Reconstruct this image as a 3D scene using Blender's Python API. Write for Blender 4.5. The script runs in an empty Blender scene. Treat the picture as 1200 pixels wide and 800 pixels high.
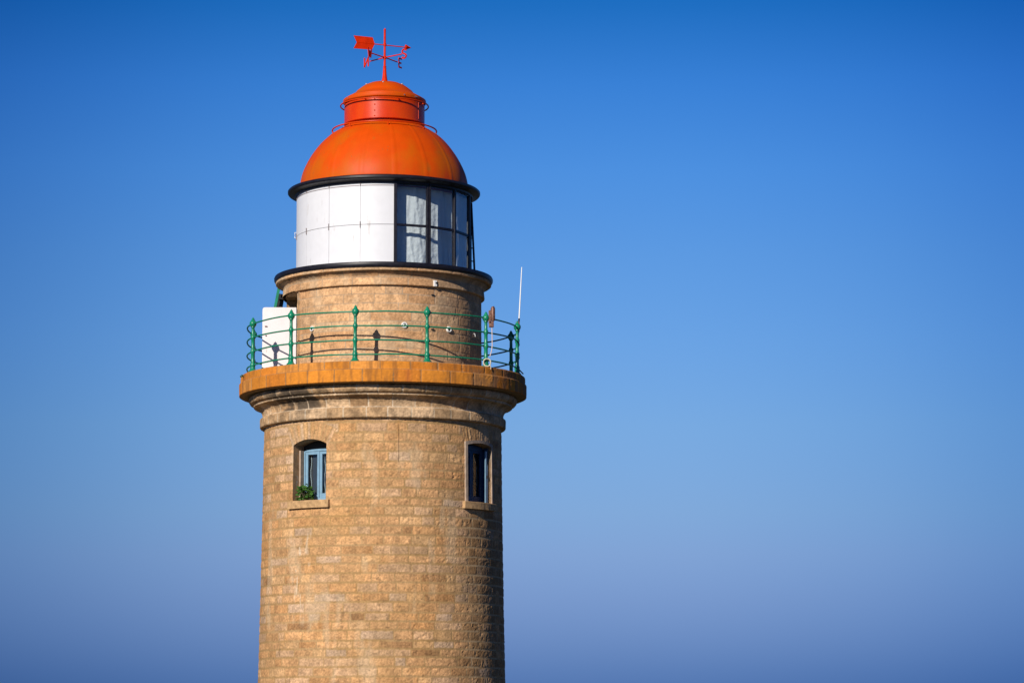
import bpy, bmesh, math, random
import numpy as np
from mathutils import Vector, Matrix, Euler
random.seed(7)
R = math.radians
sc = bpy.context.scene
col = sc.collection

# ------------------------------------------------------------------ camera
F = 3333.0                       # focal length in pixels of a 1200 px wide frame
PITCH = R(7.6)
DIST = 57.3
ZC = 13.0                        # eye height, from a bank in front of the tower
YAW = math.atan(152.0 / F)
ROLL = R(0.075)
def cam_dirs():
    fw = Vector((math.sin(YAW)*math.cos(PITCH), math.cos(YAW)*math.cos(PITCH), math.sin(PITCH)))
    rt = Vector((math.cos(YAW), -math.sin(YAW), 0))
    up = rt.cross(fw)
    return fw, rt*math.cos(ROLL)-up*math.sin(ROLL), up*math.cos(ROLL)+rt*math.sin(ROLL)
FW, RT, UP = cam_dirs()
def zat(y, Y=0.0, x=449.0):
    """height where the sight line through photo pixel (x, y) crosses the plane at depth Y"""
    d = FW + RT*((x-600)/F) + UP*((400-y)/F)
    t = (Y + DIST)/d.y
    return ZC + d.z*t
def rp(px, y=450):               # half width in pixels -> radius in metres
    dep = DIST*math.cos(YAW)*math.cos(PITCH) + (zat(y)-ZC)*math.sin(PITCH)
    s = px*dep/F
    return s/math.sqrt(1+(px/F)**2)
def za(y): return zat(y)         # height from a silhouette pixel
def zf(y, r): return zat(y, -r)  # height from a pixel on the front of a ring
PX = rp(1.0)

def pol(r, a, z): return Vector((r*math.sin(a), -r*math.cos(a), z))

cd = bpy.data.cameras.new('camera'); cam = bpy.data.objects.new('camera', cd); col.objects.link(cam)
cam.location = (0, -DIST, ZC)
cam.rotation_euler = Matrix((RT, UP, -FW)).transposed().to_euler()
cd.sensor_width = 36; cd.lens = F/1200*36; cd.clip_start = 0.5; cd.clip_end = 60000
sc.camera = cam

# ------------------------------------------------------------------ light
SUN_AZ, SUN_EL = R(-29.5), R(24.5)     # azimuth measured from the camera's side of the tower
sdir = Vector((math.sin(SUN_AZ)*math.cos(SUN_EL), -math.cos(SUN_AZ)*math.cos(SUN_EL), math.sin(SUN_EL)))
ld = bpy.data.lights.new('sun', 'SUN'); lo = bpy.data.objects.new('sun', ld); col.objects.link(lo)
ld.energy = 4.9; ld.angle = R(0.53); ld.color = (1.0, 0.93, 0.83)
lo.rotation_euler = sdir.to_track_quat('Z', 'Y').to_euler()
lo.location = (-30, -60, 60)

w = bpy.data.worlds.new('World'); sc.world = w; w.use_nodes = True
nt = w.node_tree; nt.nodes.clear()
out = nt.nodes.new('ShaderNodeOutputWorld'); bg = nt.nodes.new('ShaderNodeBackground')
sky = nt.nodes.new('ShaderNodeTexSky'); sky.sky_type = 'NISHITA'; sky.sun_disc = False
sky.sun_elevation = SUN_EL
sky.sun_rotation = math.atan2(sdir.x, sdir.y)
sky.altitude = 0; sky.air_density = 1.0; sky.dust_density = 0.6; sky.ozone_density = 2.0
SKYMODE = 'graded'
bg.inputs['Strength'].default_value = 0.1
if SKYMODE == 'raw':
    nt.links.new(sky.outputs[0], bg.inputs['Color'])
else:
    # the air over the sea: per-elevation tint of the physical sky
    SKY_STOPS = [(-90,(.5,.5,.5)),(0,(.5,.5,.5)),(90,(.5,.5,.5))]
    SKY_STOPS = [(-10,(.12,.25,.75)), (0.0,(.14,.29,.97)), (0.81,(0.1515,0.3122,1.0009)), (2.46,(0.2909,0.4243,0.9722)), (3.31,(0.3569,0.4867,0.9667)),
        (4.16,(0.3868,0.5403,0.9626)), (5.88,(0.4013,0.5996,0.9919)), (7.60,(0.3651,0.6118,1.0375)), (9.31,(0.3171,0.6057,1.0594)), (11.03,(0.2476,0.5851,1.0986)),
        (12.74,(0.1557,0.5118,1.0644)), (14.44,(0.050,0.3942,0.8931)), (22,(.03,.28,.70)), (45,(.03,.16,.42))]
    tc = nt.nodes.new('ShaderNodeTexCoord'); sx = nt.nodes.new('ShaderNodeSeparateXYZ')
    asn = nt.nodes.new('ShaderNodeMath'); asn.operation = 'ARCSINE'
    mr = nt.nodes.new('ShaderNodeMapRange'); mr.inputs['From Min'].default_value = -math.pi/18; mr.inputs['From Max'].default_value = math.pi/4
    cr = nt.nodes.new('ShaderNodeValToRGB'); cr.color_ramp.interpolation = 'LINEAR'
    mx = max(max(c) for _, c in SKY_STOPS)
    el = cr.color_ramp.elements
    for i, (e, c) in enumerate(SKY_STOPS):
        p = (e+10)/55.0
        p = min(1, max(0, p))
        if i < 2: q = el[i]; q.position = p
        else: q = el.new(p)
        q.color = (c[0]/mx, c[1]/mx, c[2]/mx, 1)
    ml = nt.nodes.new('ShaderNodeVectorMath'); ml.operation = 'MULTIPLY'
    s2 = nt.nodes.new('ShaderNodeVectorMath'); s2.operation = 'SCALE'; s2.inputs['Scale'].default_value = mx
    L = nt.links.new
    L(tc.outputs['Generated'], sx.inputs[0]); L(sx.outputs['Z'], asn.inputs[0]); L(asn.outputs[0], mr.inputs['Value'])
    L(mr.outputs[0], cr.inputs['Fac']); L(sky.outputs[0], ml.inputs[0]); L(cr.outputs['Color'], ml.inputs[1])
    L(ml.outputs[0], s2.inputs[0])
    # sky colour darkened to left and right like a lens vignette
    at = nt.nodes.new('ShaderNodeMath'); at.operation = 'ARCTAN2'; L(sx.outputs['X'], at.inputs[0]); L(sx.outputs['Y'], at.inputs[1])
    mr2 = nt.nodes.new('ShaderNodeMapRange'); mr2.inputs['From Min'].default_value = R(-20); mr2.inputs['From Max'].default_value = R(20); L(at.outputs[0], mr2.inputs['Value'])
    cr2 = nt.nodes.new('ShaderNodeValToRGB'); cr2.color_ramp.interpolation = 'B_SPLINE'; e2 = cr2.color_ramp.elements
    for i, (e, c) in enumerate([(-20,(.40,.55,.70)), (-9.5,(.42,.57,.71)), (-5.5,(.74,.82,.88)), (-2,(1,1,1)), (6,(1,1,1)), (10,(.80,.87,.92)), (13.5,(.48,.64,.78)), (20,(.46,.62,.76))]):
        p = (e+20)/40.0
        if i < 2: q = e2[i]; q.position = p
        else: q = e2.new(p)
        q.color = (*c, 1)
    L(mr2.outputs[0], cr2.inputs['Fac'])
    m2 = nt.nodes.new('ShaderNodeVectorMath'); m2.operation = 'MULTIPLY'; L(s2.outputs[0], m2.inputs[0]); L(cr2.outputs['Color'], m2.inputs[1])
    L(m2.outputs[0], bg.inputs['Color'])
nt.links.new(bg.outputs[0], out.inputs['Surface'])

sc.view_settings.view_transform = 'Standard'; sc.view_settings.look = 'None'
sc.view_settings.exposure = 0.0; sc.view_settings.gamma = 1.0; sc.view_settings.use_curve_mapping = False

# ------------------------------------------------------------------ noise
def _hash(ix, iy, iz, seed):
    h = (ix.astype(np.int64)*374761393 + iy.astype(np.int64)*668265263 + iz.astype(np.int64)*2147483647 + seed*974711)
    h = (h ^ (h >> 13)) * 1274126177
    h = h ^ (h >> 16)
    return (h & 0xFFFFFF).astype(np.float64)/float(0xFFFFFF)
def vnoise(x, y, z, seed=0):
    x0 = np.floor(x); y0 = np.floor(y); z0 = np.floor(z)
    fx = x-x0; fy = y-y0; fz = z-z0
    fx = fx*fx*(3-2*fx); fy = fy*fy*(3-2*fy); fz = fz*fz*(3-2*fz)
    x0 = x0.astype(np.int64); y0 = y0.astype(np.int64); z0 = z0.astype(np.int64)
    r = 0
    for dx in (0, 1):
        for dy in (0, 1):
            for dz in (0, 1):
                wt = (fx if dx else 1-fx)*(fy if dy else 1-fy)*(fz if dz else 1-fz)
                r = r + wt*_hash(x0+dx, y0+dy, z0+dz, seed)
    return r
def fbm(x, y, z, sc_, octs=3, seed=0):
    a = 1.0; t = 0; r = 0
    for o in range(octs):
        r = r + a*vnoise(x*sc_, y*sc_, z*sc_, seed+o*17); t += a; a *= .55; sc_ *= 2.1
    return r/t
def sstep(a, b, x):
    t = np.clip((x-a)/(b-a), 0, 1); return t*t*(3-2*t)

# ------------------------------------------------------------------ materials
def mat(name, color=(.5,.5,.5), rough=.6, metal=0.0, spec=.5, attr=False, noise=None, bump=None, rust=None, coat=0):
    m = bpy.data.materials.new(name); m.use_nodes = True
    n = m.node_tree; b = n.nodes['Principled BSDF']; L = n.links.new
    b.inputs['Roughness'].default_value = rough; b.inputs['Metallic'].default_value = metal
    b.inputs['Specular IOR Level'].default_value = spec
    b.inputs['Coat Weight'].default_value = coat; b.inputs['Coat Roughness'].default_value = .15
    tc = n.nodes.new('ShaderNodeTexCoord')
    if attr:
        a = n.nodes.new('ShaderNodeAttribute'); a.attribute_name = 'Col'; src = a.outputs['Color']
    else:
        c = n.nodes.new('ShaderNodeRGB'); c.outputs[0].default_value = (*color, 1); src = c.outputs[0]
    def nz(scale, det=4, stretch=None):
        t = n.nodes.new('ShaderNodeTexNoise'); t.inputs['Scale'].default_value = scale; t.inputs['Detail'].default_value = det
        if stretch:
            mp = n.nodes.new('ShaderNodeMapping'); mp.inputs['Scale'].default_value = stretch
            L(tc.outputs['Object'], mp.inputs[0]); L(mp.outputs[0], t.inputs[0])
        else: L(tc.outputs['Object'], t.inputs[0])
        return t
    if noise:       # (scale, amount[, stretch]) brightness mottling
        t = nz(noise[0], 5, noise[2] if len(noise) > 2 else None)
        r = n.nodes.new('ShaderNodeMapRange'); r.inputs['From Min'].default_value = .3; r.inputs['From Max'].default_value = .7
        r.inputs['To Min'].default_value = 1-noise[1]; r.inputs['To Max'].default_value = 1+noise[1]; L(t.outputs['Fac'], r.inputs['Value'])
        v = n.nodes.new('ShaderNodeVectorMath'); v.operation = 'SCALE'; L(src, v.inputs[0]); L(r.outputs[0], v.inputs['Scale']); src = v.outputs[0]
    if rust:        # list of (colour, scale, threshold, softness, stretch)
        for (rc, s_, th, so, st) in rust:
            t = nz(s_, 6, st)
            r = n.nodes.new('ShaderNodeMapRange'); r.inputs['From Min'].default_value = th; r.inputs['From Max'].default_value = th+so
            L(t.outputs['Fac'], r.inputs['Value'])
            mxn = n.nodes.new('ShaderNodeMix'); mxn.data_type = 'RGBA'
            L(r.outputs[0], mxn.inputs['Factor']); L(src, mxn.inputs['A']); mxn.inputs['B'].default_value = (*rc, 1); src = mxn.outputs['Result']
    L(src, b.inputs['Base Color'])
    if bump:
        t = nz(bump[0], 6); bp = n.nodes.new('ShaderNodeBump'); bp.inputs['Strength'].default_value = bump[1]; bp.inputs['Distance'].default_value = bump[2]
        L(t.outputs['Fac'], bp.inputs['Height']); L(bp.outputs[0], b.inputs['Normal'])
    return m
M = {}
M['stone'] = mat('stone', rough=.92, spec=.2, attr=True, noise=(26, .16), bump=(55, .5, .006))
M['ashlar'] = mat('ashlar', rough=.92, spec=.2, attr=True, noise=(18, .08), bump=(60, .35, .004))
M['reveal'] = mat('reveal_stone', (.42,.26,.14), .9, spec=.2, noise=(9, .3), bump=(40, .5, .006), rust=[((.45,.4,.33), 7, .6, .1, (1,1,1))])
M['surround'] = mat('surround_plaster', (.36,.27,.2), .85, spec=.25, noise=(10, .25), bump=(40, .4, .004))
M['sill'] = mat('sill_stone', (.47,.29,.14), .9, spec=.2, noise=(14, .3), bump=(40, .5, .006))
M['dome'] = mat('dome_orange_paint', (.63,.066,.0), .50, spec=.18, noise=(5, .05),
    rust=[((.54,.10,.001), 1.5, .48, .2, (1,1,.6)), ((.44,.10,.006), 4, .64, .14, (1,1,.6)), ((.30,.10,.02), 22, .68, .08, (1,1,.3))], bump=(14, .10, .01))
M['vent'] = mat('ventilator_red_paint', (.60,.038,.0), .33, spec=.28, noise=(6, .08), rust=[((.62,.055,.0), 3, .45, .2, (1,1,.4))], bump=(18, .05, .006))
M['vane'] = mat('vane_red_paint', (.62,.026,.001), .5, spec=.1, noise=(12, .15))
M['black'] = mat('black_paint', (.010,.009,.014), .42, spec=.35, noise=(12, .4), bump=(30, .1, .004))
M['white'] = mat('white_panel_paint', (.70,.70,.72), .42, spec=.35, noise=(6, .025), rust=[((.5,.47,.45), 8, .66, .1, (1,1,.25))], bump=(7, .05, .004))
M['seam'] = mat('panel_seam', (.22,.18,.18), .7)
M['green'] = mat('green_rail_paint', (.004,.205,.105), .34, spec=.5, noise=(15, .2), rust=[((.08,.22,.14), 30, .62, .06, (1,1,1)), ((.12,.06,.025), 18, .68, .05, (1,1,.5))], bump=(40, .12, .003))
M['darkgreen'] = mat('dark_green_paint', (.004,.16,.085), .4)
M['bluef'] = mat('pale_blue_paint', (.19,.33,.45), .45, noise=(12, .12), rust=[((.45,.5,.52), 14, .66, .08, (1,1,.4))])
M['dblue'] = mat('deep_blue_paint', (.012,.05,.12), .45, noise=(12, .2))
M['door'] = mat('door_white_paint', (.80,.74,.73), .5, noise=(5, .05), rust=[((.5,.4,.35), 9, .7, .08, (1,1,.3))])
M['metal'] = mat('galvanised', (.45,.44,.43), .45, .8)
M['whitep'] = mat('white_plastic', (.8,.8,.78), .4)
M['copper'] = mat('weathered_copper', (.16,.07,.045), .5, .3, noise=(25, .4), rust=[((.30,.18,.12), 20, .55, .1, (1,1,1))])
M['cable'] = mat('pale_cable', (.6,.47,.42), .6)
M['rope'] = mat('rope', (.55,.5,.38), .9, noise=(60, .3))
M['leaf'] = mat('leaf', (.055,.145,.022), .5, noise=(20, .4))
M['stem'] = mat('stem', (.09,.07,.03), .8)
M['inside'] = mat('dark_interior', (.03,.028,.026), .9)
M['dim'] = mat('dim_room', (.10,.10,.115), .9)  # dimness of the room put into the colour
M['core'] = mat('core_bounce_white', (.6,.6,.58), .8)
M['net'] = mat('net_curtain', (.35,.34,.33), .9)

# curtain: thin cloth that also lets light through
m = bpy.data.materials.new('curtain_cloth'); m.use_nodes = True; n = m.node_tree; n.nodes.clear()
o_ = n.nodes.new('ShaderNodeOutputMaterial'); df = n.nodes.new('ShaderNodeBsdfDiffuse'); tr = n.nodes.new('ShaderNodeBsdfTranslucent')
df.inputs[0].default_value = (.86,.86,.86,1); tr.inputs[0].default_value = (.8,.8,.79,1)
ms = n.nodes.new('ShaderNodeMixShader'); ms.inputs[0].default_value = .2
bp = n.nodes.new('ShaderNodeBump'); nz = n.nodes.new('ShaderNodeTexNoise'); nz.inputs['Scale'].default_value = 9; nz.inputs['Detail'].default_value = 5
tcn = n.nodes.new('ShaderNodeTexCoord'); n.links.new(tcn.outputs['Object'], nz.inputs[0]); n.links.new(nz.outputs[0], bp.inputs['Height']); bp.inputs['Distance'].default_value = .05; bp.inputs['Strength'].default_value = .6
n.links.new(bp.outputs[0], df.inputs['Normal'])
n.links.new(df.outputs[0], ms.inputs[1]); n.links.new(tr.outputs[0], ms.inputs[2]); n.links.new(ms.outputs[0], o_.inputs[0]); M['curtain'] = m

def glass(name, tint, refl=1.0):
    m = bpy.data.materials.new(name); m.use_nodes = True; n = m.node_tree; n.nodes.clear()
    o_ = n.nodes.new('ShaderNodeOutputMaterial'); t = n.nodes.new('ShaderNodeBsdfTransparent'); t.inputs[0].default_value = (*tint, 1)
    g = n.nodes.new('ShaderNodeBsdfGlossy'); g.inputs['Roughness'].default_value = .02; g.inputs[0].default_value = (refl, refl, refl, 1)
    fr = n.nodes.new('ShaderNodeFresnel'); fr.inputs[0].default_value = 1.6
    bp = n.nodes.new('ShaderNodeBump'); nz = n.nodes.new('ShaderNodeTexNoise'); nz.inputs['Scale'].default_value = 2.5
    tc = n.nodes.new('ShaderNodeTexCoord'); n.links.new(tc.outputs['Object'], nz.inputs[0]); bp.inputs['Distance'].default_value = .02; bp.inputs['Strength'].default_value = .12
    n.links.new(nz.outputs[0], bp.inputs['Height']); n.links.new(bp.outputs[0], g.inputs['Normal'])
    ge = n.nodes.new('ShaderNodeNewGeometry'); m1 = n.nodes.new('ShaderNodeMath'); m1.operation = 'SUBTRACT'; m1.inputs[0].default_value = 1.0; n.links.new(ge.outputs['Backfacing'], m1.inputs[1])
    m2_ = n.nodes.new('ShaderNodeMath'); m2_.operation = 'MULTIPLY'; n.links.new(fr.outputs[0], m2_.inputs[0]); n.links.new(m1.outputs[0], m2_.inputs[1])
    ms = n.nodes.new('ShaderNodeMixShader'); n.links.new(m2_.outputs[0], ms.inputs[0]); n.links.new(t.outputs[0], ms.inputs[1]); n.links.new(g.outputs[0], ms.inputs[2])
    n.links.new(ms.outputs[0], o_.inputs[0]); M[name] = m
glass('pane_glass', (.94,.97,.98)); glass('window_glass', (.75,.8,.82))

# ------------------------------------------------------------------ object helpers
def link(name, me, m, parent=None):
    o = bpy.data.objects.new(name, me); col.objects.link(o)
    if m is not None and not me.materials: me.materials.append(M[m] if isinstance(m, str) else m)
    if parent is not None: o.parent = parent
    return o
def tag(o, label=None, cat=None, group=None, kind=None):
    if label: o['label'] = label
    if cat: o['category'] = cat
    if group: o['group'] = group
    if kind: o['kind'] = kind
    return o
def empty(name, loc=(0,0,0), rz=0):
    e = bpy.data.objects.new(name, None); e.location = loc; e.rotation_euler = (0,0,rz); e.empty_display_size = .2
    col.objects.link(e); return e
def from_bm(name, bm, m, parent=None, smooth=False):
    bmesh.ops.recalc_face_normals(bm, faces=bm.faces)
    me = bpy.data.meshes.new(name); bm.to_mesh(me); bm.free()
    if smooth: smooth_me(me, smooth if not isinstance(smooth, bool) else 40)
    return link(name, me, m, parent)
def smooth_me(me, ang=40):
    me.polygons.foreach_set('use_smooth', [True]*len(me.polygons))
    bm = bmesh.new(); bm.from_mesh(me)
    for e in bm.edges:
        if len(e.link_faces) == 2 and e.calc_face_angle(0) > R(ang): e.smooth = False
    bm.to_mesh(me); bm.free()
def box(bm, c, s, mtx=None, bev=0):
    """axis-aligned box centre c size s, placed by mtx"""
    r = bmesh.ops.create_cube(bm, size=1)
    vs = r['verts']
    for v in vs: v.co = Vector((v.co.x*s[0]+c[0], v.co.y*s[1]+c[1], v.co.z*s[2]+c[2]))
    if bev:
        es = list({e for v in vs for e in v.link_edges})
        rb = bmesh.ops.bevel(bm, geom=es, offset=bev, segments=2, affect='EDGES', profile=.6)
        vs = list({v for f in rb['faces'] for v in f.verts} | {v for v in vs if v.is_valid})
    if mtx is not None:
        for v in vs: v.co = mtx @ v.co
    return vs
def tube(bm, pts, r, n=8, closed=False, caps=True):
    """round bar along points; r a number or a list"""
    N = len(pts); pts = [Vector(p) for p in pts]; rings = []
    up = Vector((0,0,1))
    for i, p in enumerate(pts):
        a = pts[(i-1) % N] if (closed or i > 0) else p
        b = pts[(i+1) % N] if (closed or i < N-1) else p
        t = (b-a).normalized()
        u = up if abs(t.dot(up)) < .95 else Vector((1,0,0))
        s = t.cross(u).normalized(); v = s.cross(t).normalized()
        rr = r[i] if isinstance(r, (list, tuple)) else r
        rings.append([bm.verts.new(p + (s*math.cos(2*math.pi*k/n)+v*math.sin(2*math.pi*k/n))*rr) for k in range(n)])
    for i in range(N if closed else N-1):
        A = rings[i]; B = rings[(i+1) % N]
        for k in range(n): bm.faces.new((A[k], A[(k+1) % n], B[(k+1) % n], B[k]))
    if caps and not closed:
        bm.faces.new(rings[0]); bm.faces.new(rings[-1][::-1])
def lathe(bm, prof, n=128, a0=0, a1=2*math.pi, cx=0, cy=0):
    full = abs(a1-a0-2*math.pi) < 1e-6
    N = n if full else n+1
    cols = []
    for i in range(N):
        a = a0+(a1-a0)*i/n
        cols.append([bm.verts.new((cx+r*math.sin(a), cy-r*math.cos(a), z)) for r, z in prof])
    for i in range(n):
        A = cols[i]; B = cols[(i+1) % N]
        for k in range(len(prof)-1):
            try: bm.faces.new((A[k], B[k], B[k+1], A[k+1]))
            except ValueError: pass
def prism(bm, poly, mtx, depth):
    """polygon (x,z) extruded along local y by depth, centred"""
    A = [bm.verts.new(mtx @ Vector((x, -depth/2, z))) for x, z in poly]
    B = [bm.verts.new(mtx @ Vector((x, depth/2, z))) for x, z in poly]
    k = len(poly)
    bm.faces.new(A); bm.faces.new(B[::-1])
    for i in range(k): bm.faces.new((A[i], B[i], B[(i+1) % k], A[(i+1) % k]))
def radial(a, r=0, z=0):
    """local frame: x tangent (to the right seen from outside), y inward, z up, origin at radius r azimuth a"""
    return Matrix.Translation(pol(r, a, z)) @ Matrix.Rotation(a, 4, 'Z')

# ------------------------------------------------------------------ stone courses as real relief
def resample(prof, ds):
    P = [Vector((r, z)) for r, z in prof]; out_ = []
    for i in range(len(P)-1):
        d = (P[i+1]-P[i]).length; k = max(1, int(round(d/ds)))
        for j in range(k): out_.append(P[i].lerp(P[i+1], j/k))
    out_.append(P[-1]); return np.array([[p.x, p.y] for p in out_])
def stone_lathe(name, prof, ds, nth, rows, bw, joint_w, joint_d, face_rough, palette, joint_col, material, parent,
                seed=1, openings=(), stains=None, jit=.012, wob=.006, snap_th=(), hj=1.0, mo=1.0):
    P = resample(prof, ds); ns = len(P)
    seg = np.r_[0, np.cumsum(np.hypot(np.diff(P[:,0]), np.diff(P[:,1])))]
    T = np.gradient(P, axis=0); T /= np.maximum(np.hypot(T[:,0], T[:,1])[:,None], 1e-9)
    N = np.c_[T[:,1], -T[:,0]]             # outward for a profile that runs upwards
    th = np.linspace(-math.pi, math.pi, nth, endpoint=False)
    for t in snap_th:
        th[np.argmin(np.abs(th-t))] = t
    TH, S = np.meshgrid(th, seg); TH = TH.ravel(); S = S.ravel()
    Rr = np.repeat(P[:,0], nth); Z = np.repeat(P[:,1], nth)
    if openings:                           # rows meet the head and the sill of each opening exactly
        Zg = Z.reshape(ns, nth)
        for op in openings:
            for j in np.where(np.abs(((th-op['a']+math.pi) % (2*math.pi))-math.pi) <= op['ha']+1e-4)[0]:
                off = (((th[j]-op['a']+math.pi) % (2*math.pi))-math.pi)/op['ha']
                for zt in (op['z0'], op['z1'] - op['rise']*off*off):
                    i = np.argmin(np.abs(P[:,1]-zt)); Zg[i, j] = zt
        Z = Zg.ravel()
    X = Rr*np.sin(TH); Y = -Rr*np.cos(TH)
    rng = np.random.RandomState(seed)
    rows = np.array(rows)
    Sw = S + (fbm(X, Y, Z, 2.2, 2, seed+3)-.5)*2*wob
    ri = np.clip(np.searchsorted(rows, Sw)-1, 0, len(rows)-2)
    d_edge = np.minimum(Sw-rows[ri], rows[ri+1]-Sw)
    d_edge = np.where((ri == 0) & (Sw-rows[0] < rows[1]-Sw), rows[1]-Sw, d_edge)
    d_edge = d_edge/hj
    bid = np.zeros(len(S), np.int64)
    rmean = P[:,0].mean()
    ARC = TH*rmean
    circ = 2*math.pi*rmean
    for r_ in range(len(rows)-1):
        sel = np.where(ri == r_)[0]
        if len(sel) == 0: continue
        k = max(4, int(round(circ/bw)))
        base = (np.arange(k)+rng.uniform(0, 1))*circ/k
        base = base + rng.uniform(-jit, jit, k)*bw*20*.5
        b = np.sort(np.mod(base, circ)) - circ/2
        x = ARC[sel] + (fbm(X[sel], Y[sel], Z[sel], 3.1, 2, seed+9)-.5)*wob*2
        bi = np.searchsorted(b, x)
        lo_ = np.where(bi > 0, b[np.clip(bi-1, 0, k-1)], b[-1]-circ)
        hi_ = np.where(bi < k, b[np.clip(bi, 0, k-1)], b[0]+circ)
        de = np.minimum(x-lo_, hi_-x)
        d_edge[sel] = np.minimum(d_edge[sel], np.maximum(de, 0))
        bid[sel] = r_*1000 + (bi % k)
    # voussoirs over the openings
    for op in openings:
        if not op.get('arch'): continue
        da = ((TH-op['a']+math.pi) % (2*math.pi))-math.pi
        s_ = da*rmean; hw = op['ha']*rmean; rise = op['rise']; RA = (hw*hw+rise*rise)/(2*rise)
        zc_ = op['z1']-RA
        rad = np.hypot(s_, Z-zc_); ang = np.arctan2(s_, Z-zc_)
        amax = math.atan2(hw, RA-rise)*1.12
        sel = (rad > RA-.05) & (rad < RA+op['arch']) & (np.abs(ang) < amax)
        nv = 13; da_ = 2*amax/nv
        q = (ang+amax)/da_
        de = np.minimum(np.abs(q-np.round(q))*da_*RA, np.abs(RA+op['arch']-rad))
        de = np.minimum(de, (amax-np.abs(ang))*RA)
        d_edge = np.where(sel, de, d_edge); bid = np.where(sel, 900000+np.floor(q).astype(np.int64)+int(op['a']*1000), bid)
    z0_ = np.zeros_like(bid)
    h1 = _hash(bid, z0_, z0_+1, seed); h2 = _hash(bid, z0_+7, z0_+2, seed); h3 = _hash(bid, z0_+5, z0_+3, seed)
    face = sstep(joint_w*.35, joint_w*1.5, d_edge + (fbm(X, Y, Z, 30, 2, seed+21)-.5)*joint_w*1.3)
    ero = sstep(.35, .62, fbm(X, Y, Z, .9, 2, seed+70))           # where mortar is worn out or flush
    rough = fbm(X, Y, Z, 16, 3, seed+5)-.5
    pits = -sstep(.60, .78, fbm(X, Y, Z, 27, 2, seed+8))
    cush = sstep(0, .05, d_edge)
    rg = .6+.8*h2
    disp = (face-1)*joint_d*(.45+.9*ero) + face*((h1-.5)*face_rough*.5 + rough*face_rough*1.5*rg + pits*face_rough*.8*rg + cush*face_rough*.15)
    nx = np.repeat(N[:,0], nth); nz_ = np.repeat(N[:,1], nth)
    rr = Rr + nx*disp; zz = Z + nz_*disp
    co = np.c_[rr*np.sin(TH), -rr*np.cos(TH), zz]
    # colours
    pal = np.array([p[1:4] for p in palette]); pw = np.cumsum([p[0] for p in palette]); pw = pw/pw[-1]
    ci = np.clip(np.searchsorted(pw, h3), 0, len(palette)-1)
    colr = pal[ci]*(0.88+.24*h2)[:,None]
    mott = fbm(X, Y, Z, 7, 3, seed+31)
    gr = fbm(X, Y, Z, 38, 2, seed+33)
    colr = colr*(1+mo*(-.14+.28*sstep(.3,.7,mott)))[:,None]*(1+mo*(-.20+.40*sstep(.25,.75,gr)))[:,None]
    jm = sstep(.35, .65, fbm(X, Y, Z, 1.6, 3, seed+44))[:,None]
    jc = np.array(joint_col[0])*(1-jm)+np.array(joint_col[1])*jm
    f3 = face[:,None]
    colr = colr*f3 + jc*(1-f3)*(0.9+.2*gr)[:,None]
    if hj > 1:   # smeared pointing hides some of the joints
        sm = sstep(.42, .62, fbm(X, Y, Z, 1.9, 3, seed+91))[:,None]; avg = jc*(0.9+.3*gr)[:,None]
        colr = colr*(1-.25*sm) + avg*.25*sm
    if stains is not None: colr = stains(colr, X, Y, Z, TH, S, d_edge, seed)
    colr = np.clip(colr, .004, .85)
    # faces
    I, J = np.meshgrid(np.arange(ns-1), np.arange(nth), indexing='ij')
    I = I.ravel(); J = J.ravel(); J2 = (J+1) % nth
    keep = np.ones(len(I), bool)
    if openings:
        Zg = Z.reshape(ns, nth)
        for op in openings:
            w1 = (((th[J]-op['a']+math.pi) % (2*math.pi))-math.pi); w2 = (((th[J2]-op['a']+math.pi) % (2*math.pi))-math.pi)
            inx = (np.abs(w1) <= op['ha']+1e-4) & (np.abs(w2) <= op['ha']+1e-4)
            zm = (Zg[I,J]+Zg[I+1,J]+Zg[I,J2]+Zg[I+1,J2])/4
            wm = (w1+w2)/2/op['ha']
            top = op['z1']-op['rise']*wm*wm
            keep &= ~(inx & (zm > op['z0']) & (zm < top))
    I = I[keep]; J = J[keep]; J2 = J2[keep]
    quads = np.c_[I*nth+J, I*nth+J2, (I+1)*nth+J2, (I+1)*nth+J].astype(np.int32)
    me = bpy.data.meshes.new(name)
    me.vertices.add(len(co)); me.vertices.foreach_set('co', co.astype(np.float32).ravel())
    me.loops.add(len(quads)*4); me.polygons.add(len(quads))
    me.polygons.foreach_set('loop_start', np.arange(0, len(quads)*4, 4, dtype=np.int32))
    me.loops.foreach_set('vertex_index', quads.ravel())
    me.update(calc_edges=True)
    me.polygons.foreach_set('use_smooth', np.ones(len(quads), bool))
    ca = me.color_attributes.new('Col', 'FLOAT_COLOR', 'POINT')
    ca.data.foreach_set('color', np.c_[colr, np.ones(len(colr))].astype(np.float32).ravel())
    return link(name, me, material, parent)

def course_rows(total, h, j, seed):
    rg = random.Random(seed); r = [-.3*h]; 
    while r[-1] < total+h: r.append(r[-1]+h*(1+rg.uniform(-j, j)))
    return r

# ================================================================== THE LIGHTHOUSE
tower = empty('lighthouse')
tag(tower, 'round tan stone lighthouse with orange domed lantern on top of its blockwork tower', 'lighthouse')

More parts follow.
